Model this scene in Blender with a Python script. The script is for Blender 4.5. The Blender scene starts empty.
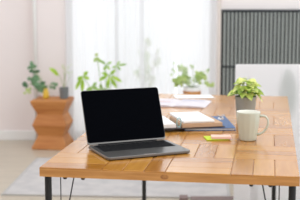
import bpy, bmesh, math, random
from math import sin, cos, pi, radians, sqrt, atan2
from mathutils import Vector, Matrix
R = random.Random(7)
C = bpy.context.scene.collection
S = bpy.context.scene

# ---------------------------------------------------------------- camera
CZ, PITCH, FPX = 1.298, 0.1418, 761.3
cd = bpy.data.cameras.new('camera'); cam = bpy.data.objects.new('camera', cd); C.objects.link(cam)
cam.location = (0, 0, CZ); cam.rotation_euler = (pi/2 - PITCH, 0, 0)
cd.sensor_width = 36; cd.lens = FPX/300*36; cd.clip_start = .05; cd.clip_end = 60
cd.dof.use_dof = True; cd.dof.focus_distance = 2.74; cd.dof.aperture_fstop = 5.0
S.camera = cam
# ---------------------------------------------------------------- world, daylight, exposure
wd = bpy.data.worlds.new('daylight'); S.world = wd; wd.use_nodes = True
wd.node_tree.nodes['Background'].inputs[0].default_value = (0.93, 0.965, 1, 1)
wd.node_tree.nodes['Background'].inputs[1].default_value = 1.55
def area(name, loc, rot, sx, sy, power, col):
    l = bpy.data.lights.new(name, 'AREA'); l.shape = 'RECTANGLE'; l.size = sx; l.size_y = sy
    l.energy = power; l.color = col
    o = bpy.data.objects.new(name, l); C.objects.link(o); o.location = loc; o.rotation_euler = rot
area('window_daylight', (0.0, 8.3, 1.5), (radians(-90), 0, 0), 2.6, 2.8, 12, (0.97, 0.985, 1))
area('room_daylight', (2.6, 2.2, 2.2), (0, radians(60), 0), 2.0, 2.0, 12, (1, 0.98, 0.95))
S.view_settings.view_transform = 'Standard'; S.view_settings.look = 'None'
S.view_settings.gamma = 1; S.view_settings.use_curve_mapping = False
S.view_settings.exposure = 0.0

# ---------------------------------------------------------------- helpers
def at(px, py, Y):
    """point of the room at distance Y in a given sight direction"""
    dx = (px-150)/FPX; dy = cos(PITCH)+(100-py)/FPX*sin(PITCH); dz = -sin(PITCH)+(100-py)/FPX*cos(PITCH)
    t = Y/dy
    return Vector((dx*t, Y, CZ+dz*t))
class MB:
    def __init__(s): s.v = []; s.f = []; s.m = []
    def add(s, vs, fs, mi=0):
        b = len(s.v); s.v += [tuple(v) for v in vs]; s.f += [tuple(b+i for i in f) for f in fs]; s.m += [mi]*len(fs)
    def box(s, x0, x1, y0, y1, z0, z1, mi=0, M=None):
        vs = [Vector((x, y, z)) for z in (z0, z1) for y in (y0, y1) for x in (x0, x1)]
        if M: vs = [M @ v for v in vs]
        s.add(vs, [(0,2,3,1),(4,5,7,6),(0,1,5,4),(2,6,7,3),(0,4,6,2),(1,3,7,5)], mi)
    def tube(s, pts, r, n=10, mi=0, closed=False):
        pts = [Vector(p) for p in pts]; N = len(pts); rr = r if isinstance(r, (list, tuple)) else [r]*N
        vs = []; up = None
        for i, p in enumerate(pts):
            if closed: t = pts[(i+1) % N]-pts[i-1]
            else: t = pts[min(i+1, N-1)]-pts[max(i-1, 0)]
            t.normalize()
            if up is None:
                up = Vector((0,0,1)) if abs(t.z) < .9 else Vector((1,0,0))
            a = (up - t*up.dot(t)).normalized(); up = a; b = t.cross(a)
            for k in range(n):
                q = 2*pi*k/n; vs.append(p+(a*cos(q)+b*sin(q))*rr[i])
        fs = []
        for i in range(N if closed else N-1):
            j = (i+1) % N
            for k in range(n):
                l = (k+1) % n; fs.append((i*n+k, i*n+l, j*n+l, j*n+k))
        if not closed: fs += [tuple(range(n))[::-1], tuple((N-1)*n+k for k in range(n))]
        s.add(vs, fs, mi)
    def lathe(s, prof, n=48, c=(0,0,0), mi=0, rf=None, cap=False):
        vs = []; fs = []
        for (r, z) in prof:
            for k in range(n):
                q = 2*pi*k/n; rr = r*(rf(q, z) if rf else 1)
                vs.append((c[0]+rr*cos(q), c[1]+rr*sin(q), c[2]+z))
        for i in range(len(prof)-1):
            for k in range(n):
                l = (k+1) % n; fs.append((i*n+k, i*n+l, (i+1)*n+l, (i+1)*n+k))
        if cap and prof[0][0] > 1e-6: fs.append(tuple(range(n))[::-1])
        if cap and prof[-1][0] > 1e-6: fs.append(tuple((len(prof)-1)*n+k for k in range(n)))
        s.add(vs, fs, mi)
    def prism(s, poly, z0, z1, mi=0, M=None):
        n = len(poly)
        vs = [Vector((x, y, z0)) for x, y in poly]+[Vector((x, y, z1)) for x, y in poly]
        if M: vs = [M @ v for v in vs]
        fs = [tuple(range(n))[::-1], tuple(range(n, 2*n))]+[(i, (i+1) % n, n+(i+1) % n, n+i) for i in range(n)]
        s.add(vs, fs, mi)
    def build(s, name, mats, parent=None, bevel=0, smooth=False, seg=2, loc=None, rz=0):
        me = bpy.data.meshes.new(name); me.from_pydata(s.v, [], s.f)
        if not isinstance(mats, (list, tuple)): mats = [mats]
        for m in mats: me.materials.append(m)
        for p, mi in zip(me.polygons, s.m): p.material_index = mi; p.use_smooth = smooth
        bm = bmesh.new(); bm.from_mesh(me)
        bmesh.ops.remove_doubles(bm, verts=bm.verts, dist=1e-6)
        bmesh.ops.recalc_face_normals(bm, faces=bm.faces); bm.to_mesh(me); bm.free()
        o = bpy.data.objects.new(name, me); C.objects.link(o)
        if parent: o.parent = parent
        if loc: o.location = loc
        o.rotation_euler.z = rz
        if bevel:
            b = o.modifiers.new('bevel', 'BEVEL'); b.width = bevel; b.segments = seg; b.limit_method = 'ANGLE'; b.angle_limit = radians(40)
            if smooth is False and seg > 1:
                for p in me.polygons: p.use_smooth = True
                w = o.modifiers.new('wn', 'WEIGHTED_NORMAL'); w.keep_sharp = True
        return o
def rrect(w, d, r, n=5, cx=0, cy=0):
    out = []
    for sx, sy, a0 in ((1,1,0),(-1,1,90),(-1,-1,180),(1,-1,270)):
        for k in range(n+1):
            a = radians(a0+90*k/n); out.append((cx+sx*(w/2-r)+r*cos(a), cy+sy*(d/2-r)+r*sin(a)))
    return out
def empty(name, loc=(0,0,0), rz=0):
    o = bpy.data.objects.new(name, None); C.objects.link(o); o.location = loc; o.rotation_euler.z = rz; o.empty_display_size = .05
    return o
def tag(o, label=None, cat=None, group=None, kind=None):
    if label: o['label'] = label
    if cat: o['category'] = cat
    if group: o['group'] = group
    if kind: o['kind'] = kind
    return o
def struct(o): o['kind'] = 'structure'; return o
# ---------------------------------------------------------------- materials
def srgb(c):
    return tuple(((x/255)/12.92 if x/255 <= .04045 else ((x/255+.055)/1.055)**2.4) for x in c)+(1,)
def mat(name, col, rough=.6, metal=0, noise=0, scale=8, col2=None, stretch=(1,1,1), spec=.5, bump=0, coat=0, trans=0):
    m = bpy.data.materials.new(name); m.use_nodes = True; nt = m.node_tree; b = nt.nodes['Principled BSDF']
    b.inputs['Roughness'].default_value = rough; b.inputs['Metallic'].default_value = metal
    b.inputs['Specular IOR Level'].default_value = spec; b.inputs['Coat Weight'].default_value = coat; b.inputs['Coat Roughness'].default_value = .1
    c1 = srgb(col); c2 = srgb(col2) if col2 else tuple(x*(1-noise) for x in c1[:3])+(1,)
    tc = nt.nodes.new('ShaderNodeTexCoord'); mp = nt.nodes.new('ShaderNodeMapping'); mp.inputs['Scale'].default_value = stretch
    nz = nt.nodes.new('ShaderNodeTexNoise'); nz.inputs['Scale'].default_value = scale; nz.inputs['Detail'].default_value = 4
    rp = nt.nodes.new('ShaderNodeValToRGB'); rp.color_ramp.elements[0].color = c2; rp.color_ramp.elements[1].color = c1
    rp.color_ramp.elements[0].position = .35; rp.color_ramp.elements[1].position = .62
    L = nt.links.new
    L(tc.outputs['Object'], mp.inputs[0]); L(mp.outputs[0], nz.inputs['Vector']); L(nz.outputs[0], rp.inputs[0]); L(rp.outputs[0], b.inputs['Base Color'])
    if bump:
        bp = nt.nodes.new('ShaderNodeBump'); bp.inputs['Strength'].default_value = bump; bp.inputs['Distance'].default_value = .002
        L(nz.outputs[0], bp.inputs['Height']); L(bp.outputs[0], b.inputs['Normal'])
    if trans:
        tr = nt.nodes.new('ShaderNodeBsdfTranslucent'); L(rp.outputs[0], tr.inputs[0])
        mx = nt.nodes.new('ShaderNodeMixShader'); mx.inputs[0].default_value = trans
        L(b.outputs[0], mx.inputs[1]); L(tr.outputs[0], mx.inputs[2]); L(mx.outputs[0], nt.nodes['Material Output'].inputs[0])
    return m
M = {}
M['wall'] = mat('wall_paint', (237,228,226), .9, noise=.03, scale=2)
M['wall2'] = mat('wall_paint_right', (246,238,235), .9, noise=.03, scale=2)
M['white'] = mat('white_paint', (236,236,234), .6, noise=.02)
M['frame'] = mat('window_frame', (205,206,206), .5, noise=.03)
M['floor'] = mat('floor_boards', (190,178,160), .33, noise=.12, scale=3, stretch=(1,6,1))
M['terrace'] = mat('terrace', (235,235,232), .8, noise=.04)
M['rug'] = mat('rug_wool', (194,189,186), .95, scale=9, col2=(180,176,175), bump=.3)
M['rug_edge'] = mat('rug_binding', (186,182,178), .95, noise=.05)
woods = []
for d in (0, 1):
    for c1, c2 in (((194,134,54),(182,121,45)), ((201,142,60),(190,131,52)), ((180,120,46),(168,108,38)), ((197,138,58),(186,127,50))):
        woods.append(mat('plank_wood', c1, .19, scale=7, col2=c2, stretch=((1,9,1) if d == 0 else (9,1,1)), spec=.75, coat=.25))
M['edge'] = mat('table_edge_wood', (199,144,82), .5, scale=6, col2=(176,120,60), stretch=(1,1,12))
M['groove'] = mat('groove', (205,160,112), .5, noise=.1)
M['black'] = mat('black_steel', (34,34,35), .4, noise=.1, metal=.3)
M['dark'] = mat('screen_glass', (3,4,8), .12, spec=.015)
M['grey_al'] = mat('grey_aluminium', (120,117,114), .32, metal=.75, noise=.03)
M['key'] = mat('key_black', (20,20,22), .85, noise=.1, spec=.15)
M['well'] = mat('key_well', (60,60,61), .6, noise=.05, spec=.3)
M['pad'] = mat('trackpad', (118,116,114), .3, metal=.6, noise=.02)
M['mug'] = mat('mug_glaze', (196,199,182), .22, noise=.02, coat=.3)
M['mugin'] = mat('mug_inside', (238,236,224), .3, noise=.01)
M['concrete'] = mat('grey_pot', (150,147,136), .8, noise=.08, scale=30)
M['dpot'] = mat('dark_grey_pot', (120,124,126), .8, noise=.1, scale=20)
M['yellow'] = mat('yellow_vase', (226,190,70), .4, noise=.08)
M['soil'] = mat('soil', (86,66,50), 1, noise=.4, scale=60)
M['stool'] = mat('stool_wood', (196,132,72), .6, scale=5, col2=(176,108,52), stretch=(1,1,8))
M['basket'] = mat('basket', (206,150,92), .8, scale=40, col2=(170,112,60), bump=.4)
M['paper'] = mat('paper', (240,238,236), .8, noise=.02)
M['paper_p'] = mat('paper_print', (226,219,219), .6, scale=14, col2=(204,196,204), stretch=(1,8,1))
M['blueline'] = mat('blue_ink', (140,164,204), .6, noise=.1)
M['redline'] = mat('red_ink', (222,170,160), .6, noise=.1)
M['kraft'] = mat('kraft_cover', (200,164,132), .7, noise=.08, scale=15)
M['kraft_d'] = mat('dark_cover', (70,58,52), .6, noise=.1)
M['blue'] = mat('blue_cover', (62,98,146), .45, noise=.12, scale=10)
M['teal'] = mat('teal_clip', (150,196,196), .35, noise=.05)
M['metal'] = mat('chrome', (190,190,194), .2, metal=1, noise=.03)
M['pink'] = mat('pink_paper', (244,200,180), .7, noise=.02)
M['lime'] = mat('lime_paper', (196,216,48), .7, noise=.03)
M['slat'] = mat('slat_grey', (150,155,151), .55, noise=.05)
M['slatback'] = mat('slat_dark_grey', (46,51,55), .7, noise=.05)  # dark grey of the back board and rails
M['trim'] = mat('trim_beige', (222,212,204), .7, noise=.03)
M['taupe'] = mat('taupe_wood', (132,112,108), .7, noise=.15, scale=12)
M['leaf_dark'] = mat('leaf_dark', (92,134,96), .5, scale=20, col2=(58,98,62), trans=.3)
M['leaf_euc'] = mat('leaf_eucalyptus', (132,170,130), .55, scale=20, col2=(98,140,100), trans=.35)
M['leaf_bright'] = mat('leaf_bright', (182,214,74), .4, scale=20, col2=(140,186,52), trans=.45)
M['leaf_mid'] = mat('leaf_mid', (178,210,120), .45, scale=20, col2=(140,180,92), trans=.45)
M['leaf_pale'] = mat('leaf_pale', (204,220,148), .5, scale=20, col2=(166,194,110), trans=.45)  # pale leaves; on the basket plant it stands in for glare haze
M['leaf_hazed'] = mat('leaf_painted_haze', (214,228,186), .5, scale=20, col2=(188,210,156), trans=.45)  # glare haze mixed into the leaf colour
M['leaf_var'] = mat('leaf_variegated', (238,240,150), .4, scale=30, col2=(150,184,66), trans=.3)
M['leaf_var2'] = mat('leaf_green_yellow', (196,212,90), .4, scale=35, col2=(92,140,48), trans=.3)
M['stem'] = mat('green_stem', (140,170,90), .6, noise=.1)
M['stemb'] = mat('brown_stem', (150,130,110), .8, noise=.1)
def sheer(name, col, transp, trans_w):
    m = bpy.data.materials.new(name); m.use_nodes = True; nt = m.node_tree; nt.nodes.remove(nt.nodes['Principled BSDF'])
    t = nt.nodes.new('ShaderNodeBsdfTransparent'); d = nt.nodes.new('ShaderNodeBsdfDiffuse'); l = nt.nodes.new('ShaderNodeBsdfTranslucent')
    d.inputs[0].default_value = l.inputs[0].default_value = srgb(col)
    a = nt.nodes.new('ShaderNodeMixShader'); b = nt.nodes.new('ShaderNodeMixShader'); a.inputs[0].default_value = trans_w; b.inputs[0].default_value = transp
    k = nt.links.new; k(d.outputs[0], a.inputs[1]); k(l.outputs[0], a.inputs[2]); k(a.outputs[0], b.inputs[1]); k(t.outputs[0], b.inputs[2])
    # fine weave
    tc = nt.nodes.new('ShaderNodeTexCoord'); wv = nt.nodes.new('ShaderNodeTexNoise'); wv.inputs['Scale'].default_value = 4
    mr = nt.nodes.new('ShaderNodeMapRange'); mr.inputs[3].default_value = transp-.04; mr.inputs[4].default_value = transp+.04
    k(tc.outputs['Object'], wv.inputs['Vector']); k(wv.outputs[0], mr.inputs[0]); k(mr.outputs[0], b.inputs[0]); k(b.outputs[0], nt.nodes['Material Output'].inputs[0])
    return m
M['sheer'] = sheer('sheer_curtain', (243,243,244), .19, .55)
M['acrylic'] = sheer('frosted_acrylic', (246,246,247), .0, .6)
def glass():
    m = bpy.data.materials.new('window_glass'); m.use_nodes = True; nt = m.node_tree; nt.nodes.remove(nt.nodes['Principled BSDF'])
    t = nt.nodes.new('ShaderNodeBsdfTransparent'); g = nt.nodes.new('ShaderNodeBsdfGlossy'); g.inputs['Roughness'].default_value = .05
    f = nt.nodes.new('ShaderNodeFresnel'); f.inputs[0].default_value = 1.3; b = nt.nodes.new('ShaderNodeMixShader'); k = nt.links.new
    k(f.outputs[0], b.inputs[0]); k(t.outputs[0], b.inputs[1]); k(g.outputs[0], b.inputs[2]); k(b.outputs[0], nt.nodes['Material Output'].inputs[0]); return m
M['glass'] = glass()

# ---------------------------------------------------------------- the setting
YW = 6.6
b = MB(); b.box(-3.2, 3.2, -1.2, YW+.15, -.06, 0); struct(b.build('floor', M['floor']))
b = MB(); b.box(-3.2, 3.2, YW+.15, 9.0, -.08, -.01); struct(b.build('terrace_floor', M['terrace']))
# left wall section with its pier next to the window
b = MB(); b.prism([(-3.2, YW), (-1.0, YW), (-1.0, YW-.06), (-.725, YW-.06), (-.725, YW+.15), (-3.2, YW+.15)], 0, 2.6)
struct(b.build('wall_left', M['wall'], bevel=.008))
b = MB(); b.tube([(-.985, YW-.075, 0.0), (-.985, YW-.075, 2.6)], .016, 12); struct(b.build('trim_1', M['white'], smooth=True))
b = MB(); b.box(-3.2, -1.005, YW-.014, YW-.0005, 0, .085); struct(b.build('baseboard_left', M['white'], bevel=.003))
b = MB(); b.box(-3.35, -3.2, -1.2, YW+.15, 0, 2.6); struct(b.build('wall_side', M['wall']))
b = MB(); b.box(-3.35, 3.2, -1.35, -1.2, 0, 2.6); struct(b.build('wall_front', M['wall']))
# right wall, standing a little forward of the window
XR = .570
b = MB(); b.box(XR, 3.2, 6.45, YW+.15, 0, 2.6); struct(b.build('wall_right', M['wall2']))
b = MB(); b.box(XR+.001, XR+.026, 6.40, 6.4495, 0, 2.6); struct(b.build('trim_2', M['trim'], bevel=.003))
b = MB(); b.box(-.725, XR, YW, YW+.15, 2.35, 2.6); struct(b.build('wall_back', M['white']))
# window: frame, mullions, glass
w = struct(empty('window_1', (0, YW+.1, 0)))
b = MB()
for x in (-.715, -.31, -.088, .525): b.box(x, x+.035, -.03, .03, .04, 2.35)
b.box(-.715, .56, -.03, .03, 0, .06); b.box(-.715, .56, -.03, .03, 2.3, 2.35)
b.build('window_frame', M['frame'], w, bevel=.004)
b = MB(); b.box(-.685, .53, -.004, .004, .05, 2.31); b.build('pane', M['glass'], w)

# slatted dark grey wall panel
sp = tag(empty('slatted_wall_panel', (0, 6.4, 0)), 'dark grey vertical slatted panel on the right wall behind the white partition', 'wall panel')
X0, X1 = .600, 2.4
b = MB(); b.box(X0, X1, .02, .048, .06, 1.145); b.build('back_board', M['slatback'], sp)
b = MB(); x = X0+.016
while x < X1-.02:
    b.box(x, x+.018, -.004, .02, .675, 1.125); b.box(x, x+.018, -.004, .02, .08, .66); x += .0325
b.build('slats', M['slat'], sp, bevel=.003)
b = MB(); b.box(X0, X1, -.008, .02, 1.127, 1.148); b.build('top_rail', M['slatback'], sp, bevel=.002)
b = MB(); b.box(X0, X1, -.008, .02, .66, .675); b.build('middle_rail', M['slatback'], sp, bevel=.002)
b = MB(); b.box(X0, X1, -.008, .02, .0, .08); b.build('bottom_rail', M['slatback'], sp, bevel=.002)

# sheer curtain
def curtain(name, x0, x1, y, z0, z1, waves, amp, seed, label):
    rr = random.Random(seed); ph = [rr.uniform(0, 6.28) for _ in range(4)]
    b = MB(); N = 220; Z = 10; vs = []
    for i in range(N+1):
        u = i/N; x = x0+(x1-x0)*u
        for j in range(Z+1):
            v = j/Z; z = z0+(z1-z0)*v; k = 1-.35*v
            yy = y+amp*k*(sin(u*waves*6.283+ph[0]+.3*v)+.45*sin(u*waves*2.3*6.283+ph[1])+.5*sin(u*waves*.37*6.283+ph[2]))
            vs.append((x, yy, z))
    fs = [(i*(Z+1)+j, (i+1)*(Z+1)+j, (i+1)*(Z+1)+j+1, i*(Z+1)+j+1) for i in range(N) for j in range(Z)]
    b.add(vs, fs); return tag(b.build(name, M['sheer'], smooth=True), label, 'curtain')
curtain('sheer_curtain', -.715, .215, 6.49, .015, 2.32, 8, .007, 3, 'wide white sheer curtain with soft folds, hanging from the pier past the slim tall plant')
curtain('sheer_curtain', .23, .562, 6.49, .015, 2.32, 3, .003, 5, 'narrow, almost flat white sheer curtain beside the slatted wall panel')

# rug
ra = -atan2(.064, 1.02)
rg = tag(empty('rug', (-.940, 4.765, 0), ra), 'pale grey woven rug with a thin binding on the floor under the table', 'rug')
b = MB(); b.box(.0, 1.44, 0, 1.05, .0005, .010); b.build('pile', M['rug'], rg, bevel=.003)
b = MB()
for x0, x1, y0, y1 in ((-.014,1.454,-.016,-.0005),(-.014,1.454,1.0505,1.065),(-.014,-.0005,-.0005,1.05),(1.4405,1.454,-.0005,1.05)): b.box(x0, x1, y0, y1, .0005, .011)
b.build('binding', M['rug_edge'], rg)

# ---------------------------------------------------------------- table
TH, TW, TD, TT = .73, .828, 1.84, .031
TA = -.1562
tb = tag(empty('table', (-.361, 2.428, 0), TA), 'wooden parquet-topped table with round black steel legs', 'table')
b = MB(); b.box(0, TW+.007, 0, TD, TH-TT, TH-.004, 0)
g = .0011; P = TW/12; Q = .23/3
b2 = MB()
for i in range(4):
    for j in range(8):
        for k in range(3):
            if (i+j) % 2 == 0: r_ = (i*3*P, (i+1)*3*P, j*.23+k*Q, j*.23+(k+1)*Q); d = 0
            else: r_ = (i*3*P+k*P, i*3*P+(k+1)*P, j*.23, (j+1)*.23); d = 1
            b2.box(r_[0]+g*(r_[0] > .001), (r_[1]-g if r_[1] < TW-.001 else TW+.007), r_[2]+g*(r_[2] > .001), r_[3]-g*(r_[3] < TD-.001), TH-.0045, TH, d*4+R.randrange(4))
top = b.build('tabletop', [M['edge'], M['groove']], tb)
pl = b2.build('parquet_planks', woods, top, bevel=.0007, seg=1)
pl.parent = top
def leg(x, y):
    b = MB(); b.tube([(x, y, .012), (x, y, TH-TT-.001)], .0115, 18); l = b.build('leg', M['black'], tb, smooth=False, bevel=.001, seg=1)
    f = MB(); f.lathe([(.0125,.0005),(.0135,.002),(.0135,.0115),(.0115,.0118)], 18, (x, y, 0), cap=True); f.build('foot_cap', M['black'], l)
    return l
lx = (.020, TW-.014)
leg(lx[0], .03); leg(lx[1], .03); leg(.055, 1.76); leg(TW-.055, 1.76)
for sx in (0, 1):
    X = lambda v: v if sx == 0 else TW-v
    b = MB(); b.tube([(X(.108), .032, TH-TT-.002), (X(.034), .032, .33)], .0022, 8); b.build('brace_rod', M['black'], tb)
    b = MB(); b.tube([(X(.054), .06, TH-TT-.002), (X(.054), .06, .05), (X(.034), .036, .03)], .0018, 8); b.build('stay_rod', M['black'], tb)
    for v in (.082, .142):
        b = MB(); b.lathe([(.0, -.009), (.005, -.0085), (.007, -.005), (.008, 0)], 14, (X(v), .014, TH-TT)); b.build('bolt_head', M['black'], tb, smooth=True)
# knot in the front edge
b = MB(); b.prism([(.0135*cos(a*pi/8), .0075*sin(a*pi/8)) for a in range(16)], 0, .0006, 0, Matrix.Translation((.412, -.0001, TH-.017)) @ Matrix.Rotation(pi/2, 4, 'X'))
M['knot'] = mat('wood_knot', (178,122,66), .6, scale=90, col2=(142,92,48))
b.build('wood_knot', M['knot'], tb)

# ---------------------------------------------------------------- laptop
LW, LD, LH, TI = .311, .219, .206, .396
lp = tag(empty('laptop', (-.0405, 2.676, TH), .401), 'open dark grey laptop with a black screen on the table', 'laptop')
b = MB(); b.prism(rrect(LW, LD, .012), .0025, .0125); base = b.build('base', M['grey_al'], lp, bevel=.0022)
b = MB(); b.prism(rrect(.045, .006, .0025, 3, 0, -LD/2+.0032), .0123, .0129)
M['notch'] = mat('notch_painted_glint', (205,202,198), .3, metal=.6, noise=.02)  # the notch's bright reflection is painted into its colour
b.build('thumb_notch', M['notch'], base)
for sx in (-1, 1):
    for sy in (-1, 1):
        b = MB(); b.lathe([(.006, .0002), (.006, .0028)], 14, (sx*.125, sy*.078, 0), cap=True); b.build('rubber_foot', M['black'], base)
b = MB(); b.prism(rrect(.280, .108, .004, 3, 0, .038), .0123, .0128); kb = b.build('keyboard', M['well'], lp)
kw = .0176
for row in range(6):
    y = .038+.054-.0095-row*.0178; hh = .0076 if row else .0058
    lay = [1]*14 if row == 0 else [1]*13+[1.4] if row == 1 else [1.4]+[1]*13 if row == 2 else [1.75]+[1]*11+[1.75] if row == 3 else [2.2]+[1]*10+[2.2] if row == 4 else [1,1,1,1.2,5,1.2,1,.9,.9,.9]
    tot = sum(lay); s_ = .274/tot; x = -.137
    for kx in lay:
        b = MB(); wv = kx*s_-.0022; b.prism(rrect(wv, hh*2-.0006, .0016, 2, x+kx*s_/2, y), .0128, .0139); b.build('key', M['key'], kb); x += kx*s_
b = MB(); b.prism(rrect(.115, .066, .005, 3, 0, -.060), .0123, .0127); b.build('trackpad', M['pad'], lp)
b = MB(); b.tube([(-.115, LD/2-.003, .0115), (.115, LD/2-.003, .0115)], .0045, 12); b.build('hinge', M['key'], lp)
ML = Matrix.Translation((0, LD/2-.001, .0135)) @ Matrix.Rotation(pi/2-TI, 4, 'X')
# lid plane: local x across, local y up the lid, local z towards the viewer
b = MB(); b.prism(rrect(LW, LH, .010, 5, 0, LH/2), -.0045, .0, 0, ML); lid = b.build('lid', M['grey_al'], lp, bevel=.001)
b = MB(); b.prism(rrect(LW-.003, LH-.009, .009, 5, 0, LH/2+.003), .0001, .0007, 0, ML); b.build('screen', M['dark'], lid)

# ---------------------------------------------------------------- mug
mg = tag(empty('mug', (.378, 2.887, TH), 0), 'pale green glazed mug with soft vertical facets and a handle', 'mug')
fl = lambda q, z: 1+(.018*cos(q*12) if .012 < z < .085 else .006*cos(q*12))
b = MB(); b.lathe([(.0,.002),(.029,.002),(.031,.0005),(.0325,.004),(.0345,.02),(.0385,.045),(.0425,.07),(.0448,.09),(.0455,.105),(.0462,.1095),(.0455,.111)], 96, rf=fl)
b.build('body', M['mug'], mg, smooth=True)
b = MB(); b.lathe([(.0455,.111),(.0438,.1095),(.043,.100),(.040,.07),(.033,.02),(.026,.008),(.0,.007)], 64); b.build('inner_wall', M['mugin'], mg, smooth=True)
hp = [(.040,0,.093),(.052,0,.097),(.066,0,.094),(.075,0,.083),(.076,0,.066),(.070,0,.048),(.058,0,.033),(.046,0,.026),(.034,0,.023)]
b = MB(); b.tube([Vector(p) for p in hp], [.0055,.005,.0045,.0043,.0043,.0043,.0045,.005,.0055], 12)
b.build('handle', M['mug'], mg, smooth=True, rz=radians(-14))

# ---------------------------------------------------------------- leaves
def leaf(b, p0, p1, w, mi=0, nrm=None, droop=.12, fold=.25, shape='lance', n=6):
    p0 = Vector(p0); p1 = Vector(p1); ax = p1-p0; Ln = ax.length; ax.normalize()
    if nrm is None: nrm = Vector((R.uniform(-.5,.5), -1, R.uniform(.1,.9)))
    nrm = Vector(nrm); sd = ax.cross(nrm)
    if sd.length < 1e-4: sd = ax.cross(Vector((1,0,0)))
    sd.normalize(); nn = sd.cross(ax).normalized()
    prof = {'lance': [0,.28,.7,1,.95,.6,.0], 'heart': [.15,.95,1.05,.92,.7,.38,.0], 'round': [.1,.75,1,1.05,.95,.65,.0]}[shape]
    vs = []
    for i in range(7):
        t = i/6; c = p0+ax*Ln*t - nn*droop*Ln*(t*t) + nn*droop*Ln*.5*t; h = w/2*prof[i]
        vs += [c-sd*h+nn*h*fold, c, c+sd*h+nn*h*fold]
    fs = []
    for i in range(6):
        for k in (0, 1): fs.append((i*3+k, i*3+k+1, (i+1)*3+k+1, (i+1)*3+k))
    b.add(vs, fs, mi)
def bez(p0, p1, bend, n=6):
    p0 = Vector(p0); p1 = Vector(p1); return [p0.lerp(p1, i/n)+Vector(bend)*4*(i/n)*(1-i/n) for i in range(n+1)]

# variegated pothos on the table
px_, py_ = .417, 3.285
pt = tag(empty('potted_plant', (px_, py_, TH)), 'leafy yellow-green potted plant in a grey pot on the table behind the mug', 'potted plant')
b = MB(); b.lathe([(.0,.001),(.036,.001),(.038,.004),(.0450,.102),(.0470,.105),(.0470,.116),(.0430,.116),(.041,.105),(.0,.104)], 40); b.build('pot', M['concrete'], pt, smooth=False, bevel=.001)
b = MB(); b.lathe([(.0,.1045),(.0405,.1045),(.0405,.106),(.0,.110)], 24); b.build('soil', M['soil'], pt)
b = MB(); st = MB(); rr = random.Random(12)
for i in range(46):
    a = 2*pi*(i*.381966)+rr.uniform(-.2,.2); tier = i/46
    rad = .012+.056*(1-tier)**.6*rr.uniform(.75,1.1); z = .126+.066*tier+rr.uniform(-.006,.008)
    c = Vector((rad*.62*cos(a), rad*.62*sin(a), z)); out = Vector((cos(a), sin(a), 0)); Ln = rr.uniform(.044,.060)
    tip = c+out*Ln*(.85-.25*tier)+Vector((0,0,Ln*rr.uniform(-.9,.15)*(1-tier*.8)))
    leaf(b, c, tip, Ln*.66, rr.choice((0,0,1)), nrm=(out.x*.35+rr.uniform(-.2,.2), out.y*.35-.3, 1), droop=.25, fold=.22, shape='heart')
    st.tube(bez((rr.uniform(-.012,.012), rr.uniform(-.012,.012), .106), c, out*.004, 4), .0012, 5)
b.build('foliage', [M['leaf_var'], M['leaf_var2']], pt, smooth=True); st.build('stem', M['stem'], pt)

# ---------------------------------------------------------------- sticky notes
def quad_pile(name, x, y, z, w, d, h, rz, m, label, cat, parent=None):
    b = MB(); b.box(-w/2, w/2, -d/2, d/2, 0, h); o = b.build(name, m, bevel=.0006, seg=1, loc=(x, y, z), rz=rz); tag(o, label, cat); return o
quad_pile('note_pad', .258, 2.913, TH+.0005, .088, .075, .004, .12, M['lime'], 'lime green pad of sticky notes under the pink pad', 'sticky notes')
quad_pile('note_pad', .275, 2.901, TH+.0055, .076, .050, .0085, -.02, M['pink'], 'small pale pink pad of sticky notes on the lime green pad', 'sticky notes')

# ---------------------------------------------------------------- notebooks
def book(name, loc, rz, w, d, h, cm, pm, label, cat, cov=.0016):
    e = tag(empty(name, loc, rz), label, cat)
    b = MB(); b.box(-w/2, w/2, -d/2, d/2, 0, cov); b.box(-w/2, w/2, -d/2, d/2, h-cov, h); b.box(-w/2-cov, -w/2, -d/2, d/2, 0, h); b.build('cover', cm, e, bevel=.0005, seg=1)
    b = MB(); b.box(-w/2, w/2-.003, -d/2+.006, d/2-.003, cov+.0002, h-cov-.0002); b.build('pages', pm, e); return e
Z = TH+.0006
book('notebook', (.241, 3.229, Z), .05, .21, .30, .011, M['blue'], M['paper'], 'blue-covered notebook lowest in the pile beside the mug', 'notebook')
# open ring binder with a kraft cover
bn = tag(empty('ring_binder', (.131, 3.163, Z+.0114), .23), 'tan ring binder lying open on the blue notebook with white pages', 'ring binder')
b = MB(); b.box(-.050, .160, -.105, .115, 0, .003); b.box(-.160, -.0501, -.105, .115, 0, .003); b.build('cover', [M['kraft_d']], bn, bevel=.0008, seg=1)
b = MB(); b.box(-.022, .150, -.100, .110, .0035, .020); b.build('inner_pages', M['kraft'], bn, bevel=.001, seg=1)
b = MB(); b.box(-.016, .118, -.092, .135, .0205, .031); b.build('pages', M['paper'], bn, bevel=.003)
b = MB(); b.box(-.150, -.048, -.098, .110, .0035, .022); b.build('left_pages', M['paper'], bn, bevel=.003)
for yy in (-.086,):
    b = MB(); n = 18; b.tube([(-.033+.010*cos(a*2*pi/n), yy+.004*cos(a*2*pi/n), .025+.019*sin(a*2*pi/n)) for a in range(n)], .0019, 8, closed=True); b.build('ring', M['teal'], bn, smooth=True)
b = MB(); b.box(-.042, -.026, -.094, .112, .0035, .0055); b.build('ring_plate', M['metal'], bn, bevel=.0005)
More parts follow.
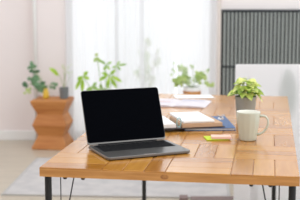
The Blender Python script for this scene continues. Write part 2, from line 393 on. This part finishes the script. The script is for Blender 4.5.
# metal clip at the binder's corner
pn = tag(empty('binder_clip', (.300, 3.172, Z+.0322), .5), 'small silver clip at the right end of the tan ring binder', 'clip')
b = MB(); b.prism([(-.011,0),(.011,0),(.003,.010),(-.003,.010)], -.012, .012, 0, Matrix.Rotation(pi/2, 4, 'X')); b.build('clamp', M['metal'], pn, bevel=.0008)
for sg in (-1, 1):
    b = MB(); b.tube([(sg*.003,-.007,.010),(sg*.010,-.006,.016),(sg*.018,-.003,.019),(sg*.018,.003,.019),(sg*.010,.006,.016),(sg*.003,.007,.010)], .0016, 8, closed=True); b.build('wire_handle', M['metal'], pn, smooth=True)
# papers further back
b = MB()
def sheet(name, loc, rz, w, d, h, m, label, cat='papers'):
    b = MB(); b.box(-w/2, w/2, -d/2, d/2, 0, h); return tag(b.build(name, m, bevel=.0006, seg=1, loc=loc, rz=rz), label, cat)
mz = tag(empty('magazine', (.134, 3.838, Z), -.22), 'open white magazine with faint print lying at the far end of the table', 'magazine')
b = MB(); vs = []; N = 16
for i in range(N+1):
    u = i/N*2-1; z = .010*(1-abs(u))**.5*abs(u)**.3+.003
    for yv in (-.115, .115): vs += [(u*.165, yv, 0.0), (u*.165, yv, z)]
fs = []
for i in range(N):
    a = i*4; c = a+4; fs += [(a, a+2, c+2, c), (a+1, c+1, c+3, a+3), (a, c, c+1, a+1), (a+2, a+3, c+3, c+2)]
fs += [(0,1,3,2), (N*4, N*4+2, N*4+3, N*4+1)]
b.add(vs, fs); b.build('pages', M['paper_p'], mz, smooth=False)
b = MB(); b.box(.02, .14, .05, .056, .0128, .0136); b.build('printed_line', M['blueline'], mz)
b = MB(); b.box(-.13, -.03, -.02, -.014, .0128, .0136); b.build('printed_line', M['redline'], mz)
sheet('paper_sheet', (.237, 4.094, Z), .12, .21, .12, .002, M['paper'], 'white sheet of paper at the back edge of the table beyond the magazine')

# ---------------------------------------------------------------- white partition on the right
pp = tag(empty('partition_screen', (.494, 4.38, 0)), 'white frosted panel standing behind the right end of the table', 'partition')
b = MB(); b.prism([(x+.55, z+.4405) for x, z in rrect(1.1, .881, .012)], -.004, .004, 0, Matrix.Rotation(pi/2, 4, 'X')); b.build('panel', M['acrylic'], pp)
for x in (.12, .98):
    b = MB(); b.box(x-.02, x+.02, .0045, .16, .0, .02); b.box(x-.02, x+.02, .0045, .015, 0, .2); b.build('foot', M['white'], pp, bevel=.002)
lf = tag(empty('added_shade_plant', (.805, 4.60, 0)), 'large-leaved plant added behind the white panel to shade it grey', 'potted plant')
b = MB(); b.lathe([(0,.001),(.09,.001),(.12,.2),(.11,.2),(.10,.18),(0,.18)], 32); b.build('pot', M['white'], lf, smooth=False)  # unseen plant, added so its leaves shade the panel from behind
b = MB(); leaf(b, (.0,-.207,.56), (-.008,-.208,.868), .10, 0, nrm=(0,-1,0), droop=.02, fold=.0, shape='round')
leaf(b, (-.10,-.207,.55), (-.20,-.208,.73), .06, 0, nrm=(0,-1,0), droop=.02, fold=.0, shape='round'); b.build('foliage', M['leaf_dark'], lf, smooth=True)
b = MB(); b.tube(bez((0,0,.17), (0,-.2055,.57), (0,.02,0)), .004, 6); b.tube(bez((0,0,.17), (-.10,-.2055,.56), (0,.02,0)), .004, 6); b.build('stem', M['stem'], lf)

# ---------------------------------------------------------------- stools
def stool_mesh():
    b = MB(); pr = [(0,.146),(.020,.146),(.108,.106),(.114,.106),(.200,.142),(.206,.142),(.288,.108),(.294,.108),(.380,.148),(.408,.152)]
    vs = []
    for z, h in pr: vs += [(-h,-h,z),(h,-h,z),(h,h,z),(-h,h,z)]
    n = len(pr); fs = [(3,2,1,0), tuple(4*(n-1)+k for k in range(4))]
    for i in range(n-1):
        for k in range(4): l = (k+1) % 4; fs.append((i*4+k, i*4+l, i*4+4+l, i*4+4+k))
    b.add(vs, fs); return b
s1 = tag(stool_mesh().build('stool', M['stool'], bevel=.004, loc=(-.815, 6.31, .0006), rz=radians(-7)), 'orange-brown wooden zigzag stool by the curtain carrying vases', 'stool')
s2 = bpy.data.objects.new('stool', s1.data); C.objects.link(s2); s2.location = (.30, 6.02, .0006); s2.rotation_euler.z = .1
bv = s2.modifiers.new('bevel', 'BEVEL'); bv.width = .004; bv.segments = 2
tag(s2, 'wooden stool under the basket plant, beyond the far end of the table', 'stool')
ST = .4092
# eucalyptus in a yellow vase
def scr(px, py, Y, o): return at(px, py, Y)-o
v1 = tag(empty('vase', (at(46,97,6.3).x, 6.30, ST)), 'small yellow vase of drooping green eucalyptus sprigs on the wooden stool', 'vase')
b = MB(); b.lathe([(0,.0005),(.018,.0005),(.025,.012),(.027,.035),(.024,.058),(.017,.075),(.018,.088),(.015,.088),(.014,.07),(0,.068)], 28); b.build('vase_body', M['yellow'], v1, smooth=True)
o = v1.location; Yv = 6.3
b = MB(); st = MB(); rr = random.Random(3); mouth = Vector((0,0,.085))
def sprig(tgt, blobs, r=.0016):
    for (cx, cy, rx, ry, n, L, mi) in blobs:
        c0 = scr(cx, cy, Yv, o)
        for _ in range(n):
            p = scr(cx+rr.uniform(-rx,rx), cy+rr.uniform(-ry,ry), Yv+rr.uniform(-.05,.05), o)
            dr = Vector((rr.uniform(-1,1), rr.uniform(-.4,.4), rr.uniform(-.8,.8))).normalized()
            leaf(b, p, p+dr*L, L*.8, mi, shape='round', fold=.1)
        st.tube(bez(mouth, c0, (rr.uniform(-.01,.01), 0, .02)), r, 5)
sprig(None, [(32.5,66.5,2.5,1.8,8,.034,0),(34.5,71.5,2.5,1.4,7,.032,1),(34,78,2.5,3,12,.040,0),(37,83,3,4,12,.040,0),(40,88,2.5,4,10,.036,0),(28,92,2,2.5,6,.028,2),(25,85,2,2.5,9,.030,1),(44,85,1.5,2,5,.028,1),(54,85,2,2.2,5,.034,0)])
b.build('foliage', [M['leaf_euc'], M['leaf_dark'], M['leaf_pale']], v1, smooth=True); st.build('stem', M['stem'], v1)
# grey pot plant on the stool
v2 = tag(empty('potted_plant', (at(64,96,6.3).x, 6.31, ST)), 'wispy plant with one bright leaf in a dark grey pot on the wooden stool', 'potted plant')
b = MB(); b.lathe([(0,.0005),(.034,.0005),(.040,.09),(.042,.094),(.038,.094),(.036,.086),(0,.085)], 30); b.build('pot', M['dpot'], v2, smooth=False, bevel=.001)
b = MB(); b.lathe([(0,.0855),(.0355,.0855),(0,.088)], 20); b.build('soil', M['soil'], v2)
o = v2.location; Yv = 6.3; b = MB(); st = MB(); mouth = Vector((0,0,.086))
leaf(b, scr(59.5,75.5,6.3,o), scr(49,67.5,6.3,o), .036, 0, nrm=(.2,-1,.5)); leaf(b, scr(59,76,6.3,o), scr(54,72,6.28,o), .026, 0)
st.tube(bez(mouth, scr(59.5,75.5,6.3,o), (0,0,.01)), .0018, 5)
for i in range(16):
    x, y = 66+rr.uniform(-4,5), 71+rr.uniform(-7,6); p = scr(x, y, 6.3+rr.uniform(-.03,.03), o)
    leaf(b, p, p+Vector((rr.uniform(-.02,.02), 0, rr.uniform(.004,.02))), .008, 1)
    if i % 3 == 0: st.tube(bez(mouth, p, (rr.uniform(-.01,.01), 0, 0)), .0009, 5)
b.build('foliage', [M['leaf_bright'], M['leaf_pale']], v2, smooth=True); st.build('stem', M['stem'], v2)
# tall umbrella plant behind the laptop
yb = 6.02; v3 = tag(empty('potted_plant', (at(108,100,yb).x, yb, .0006)), 'tall umbrella plant with finger-like bright leaves standing behind the laptop', 'potted plant')
b = MB(); b.lathe([(0,.0005),(.085,.0005),(.11,.20),(.115,.21),(.105,.21),(.10,.19),(0,.185)], 36); b.build('pot', M['white'], v3, smooth=False, bevel=.002)
b = MB(); b.lathe([(0,.186),(.099,.186),(0,.192)], 20); b.build('soil', M['soil'], v3)
o = v3.location; b = MB(); st = MB(); Yv = yb
def fan(cx, cy, tips, w, mi, dy=0, base=(0,0,.19)):
    c = scr(cx, cy, yb+dy, o)
    st.tube(bez(base, c, (rr.uniform(-.03,.03), 0, .03), 8), .0028, 6)
    for tx, ty in tips: leaf(b, c, scr(tx, ty, yb+dy+rr.uniform(-.04,.0), o), w, mi, nrm=(rr.uniform(-.3,.3),-1,.5), droop=.15)
fan(109,75,[(98.5,80.5),(107.5,89),(117,88.5),(122.5,82),(101.5,73),(116,70)], .030, 0)
fan(83,76,[(75,90),(82,93),(89.5,79.5),(88,71.5),(77,80)], .030, 0, -.05)
fan(106,64.5,[(95,58),(101,61),(112,62),(104,71),(110,70)], .024, 1, .05)
fan(116,66,[(127,64),(120,61),(121,70),(112,68)], .020, 1, .03)
fan(97,57,[(94,62),(99,61),(96,53)], .030, 2, .04)
fan(92,86,[(86,92),(90,94),(98,90),(97,83)], .030, 1, .03)
fan(103,88,[(96,92),(108,93),(99,85)], .030, 1, .06)
b.build('foliage', [M['leaf_bright'], M['leaf_mid'], M['leaf_pale']], v3, smooth=True); st.build('stem', M['stem'], v3)
# basket plant
bx = at(192,94,6.0); v4 = tag(empty('potted_plant', (bx.x, 6.00, ST)), 'bushy green plant with painted pale haze in a tan basket pot with a white rim beyond the papers', 'potted plant')
b = MB(); b.lathe([(0,.0005),(.060,.0005),(.072,.105),(.070,.108),(0,.106)], 36); b.build('basket', M['basket'], v4, smooth=False)
b = MB(); b.lathe([(.066,.1085),(.066,.135),(.063,.138),(.060,.135),(.060,.112),(.0,.1085)], 36); b.build('inner_pot', M['white'], v4, smooth=False)
b = MB(); b.lathe([(0,.1125),(.059,.1125),(.059,.122),(0,.126)], 24); b.build('soil', M['soil'], v4)
o = v4.location; b = MB(); st = MB(); Yv = 6.0; mouth = Vector((0,0,.122))
sprig(None, [(177,81,3,3,14,.040,0),(184,80,4,4,20,.036,0),(184,71,3.5,3.5,12,.034,1),(192,79,5,4,12,.034,1),(200,77,4,4,16,.036,0),(209,85,3,2.2,8,.032,0),(178,66,4,1.5,4,.022,1),(192,67,2.5,2,5,.022,1),(174,73,2,3,4,.024,1),(204,71,3,2,5,.026,1)], .0014)
b.build('foliage', [M['leaf_pale'], M['leaf_hazed']], v4, smooth=True); st.build('stem', M['stem'], v4)  # both leaf colours are paled to paint the glare haze
# slim plant outside behind the sheer curtain
yb = 7.1; v5 = tag(empty('potted_plant', (at(147,100,yb).x, yb, -.009)), 'slim tall plant seen faintly through the sheer curtain', 'potted plant')
b = MB(); b.lathe([(0,.0005),(.09,.0005),(.11,.22),(.10,.22),(.09,.2),(0,.2)], 30); b.build('pot', M['white'], v5, smooth=False)
o = v5.location; b = MB(); st = MB(); Yv = yb; mouth = Vector((0,0,.2))
sprig(None, [(146,43,3,3,6,.05,1),(145,57,3,3,12,.05,0),(143,50,3,3,5,.045,1),(146,71,4.5,3,16,.06,0),(141,76,3,4,8,.06,0),(154,62,3,3,5,.05,1),(150,81,4,4,10,.06,1),(157,52,3,3,3,.04,1)], .006)
b.build('foliage', [M['leaf_bright'], M['leaf_pale']], v5, smooth=True); st.build('stem', M['stemb'], v5)

# low things seen under the table
b = MB(); b.box(-.185, .185, -.06, .06, .010, .033); lb = empty('low_bench', (.437, 4.56, .0006)); tag(lb, 'long low taupe wooden bench on the floor, seen under the table', 'bench')
b.build('bench_top', M['taupe'], lb, bevel=.006)
for x in (-.15, .15):
    b = MB(); b.box(x-.015, x+.015, -.05, .05, 0, .010); b.build('leg', M['taupe'], lb)
b = MB(); b.box(-.026, .026, -.04, .04, 0, .047); tag(b.build('wooden_block', M['taupe'], bevel=.006, loc=(.208, 4.56, .0006)), 'small taupe wooden block left of the low bench', 'block')
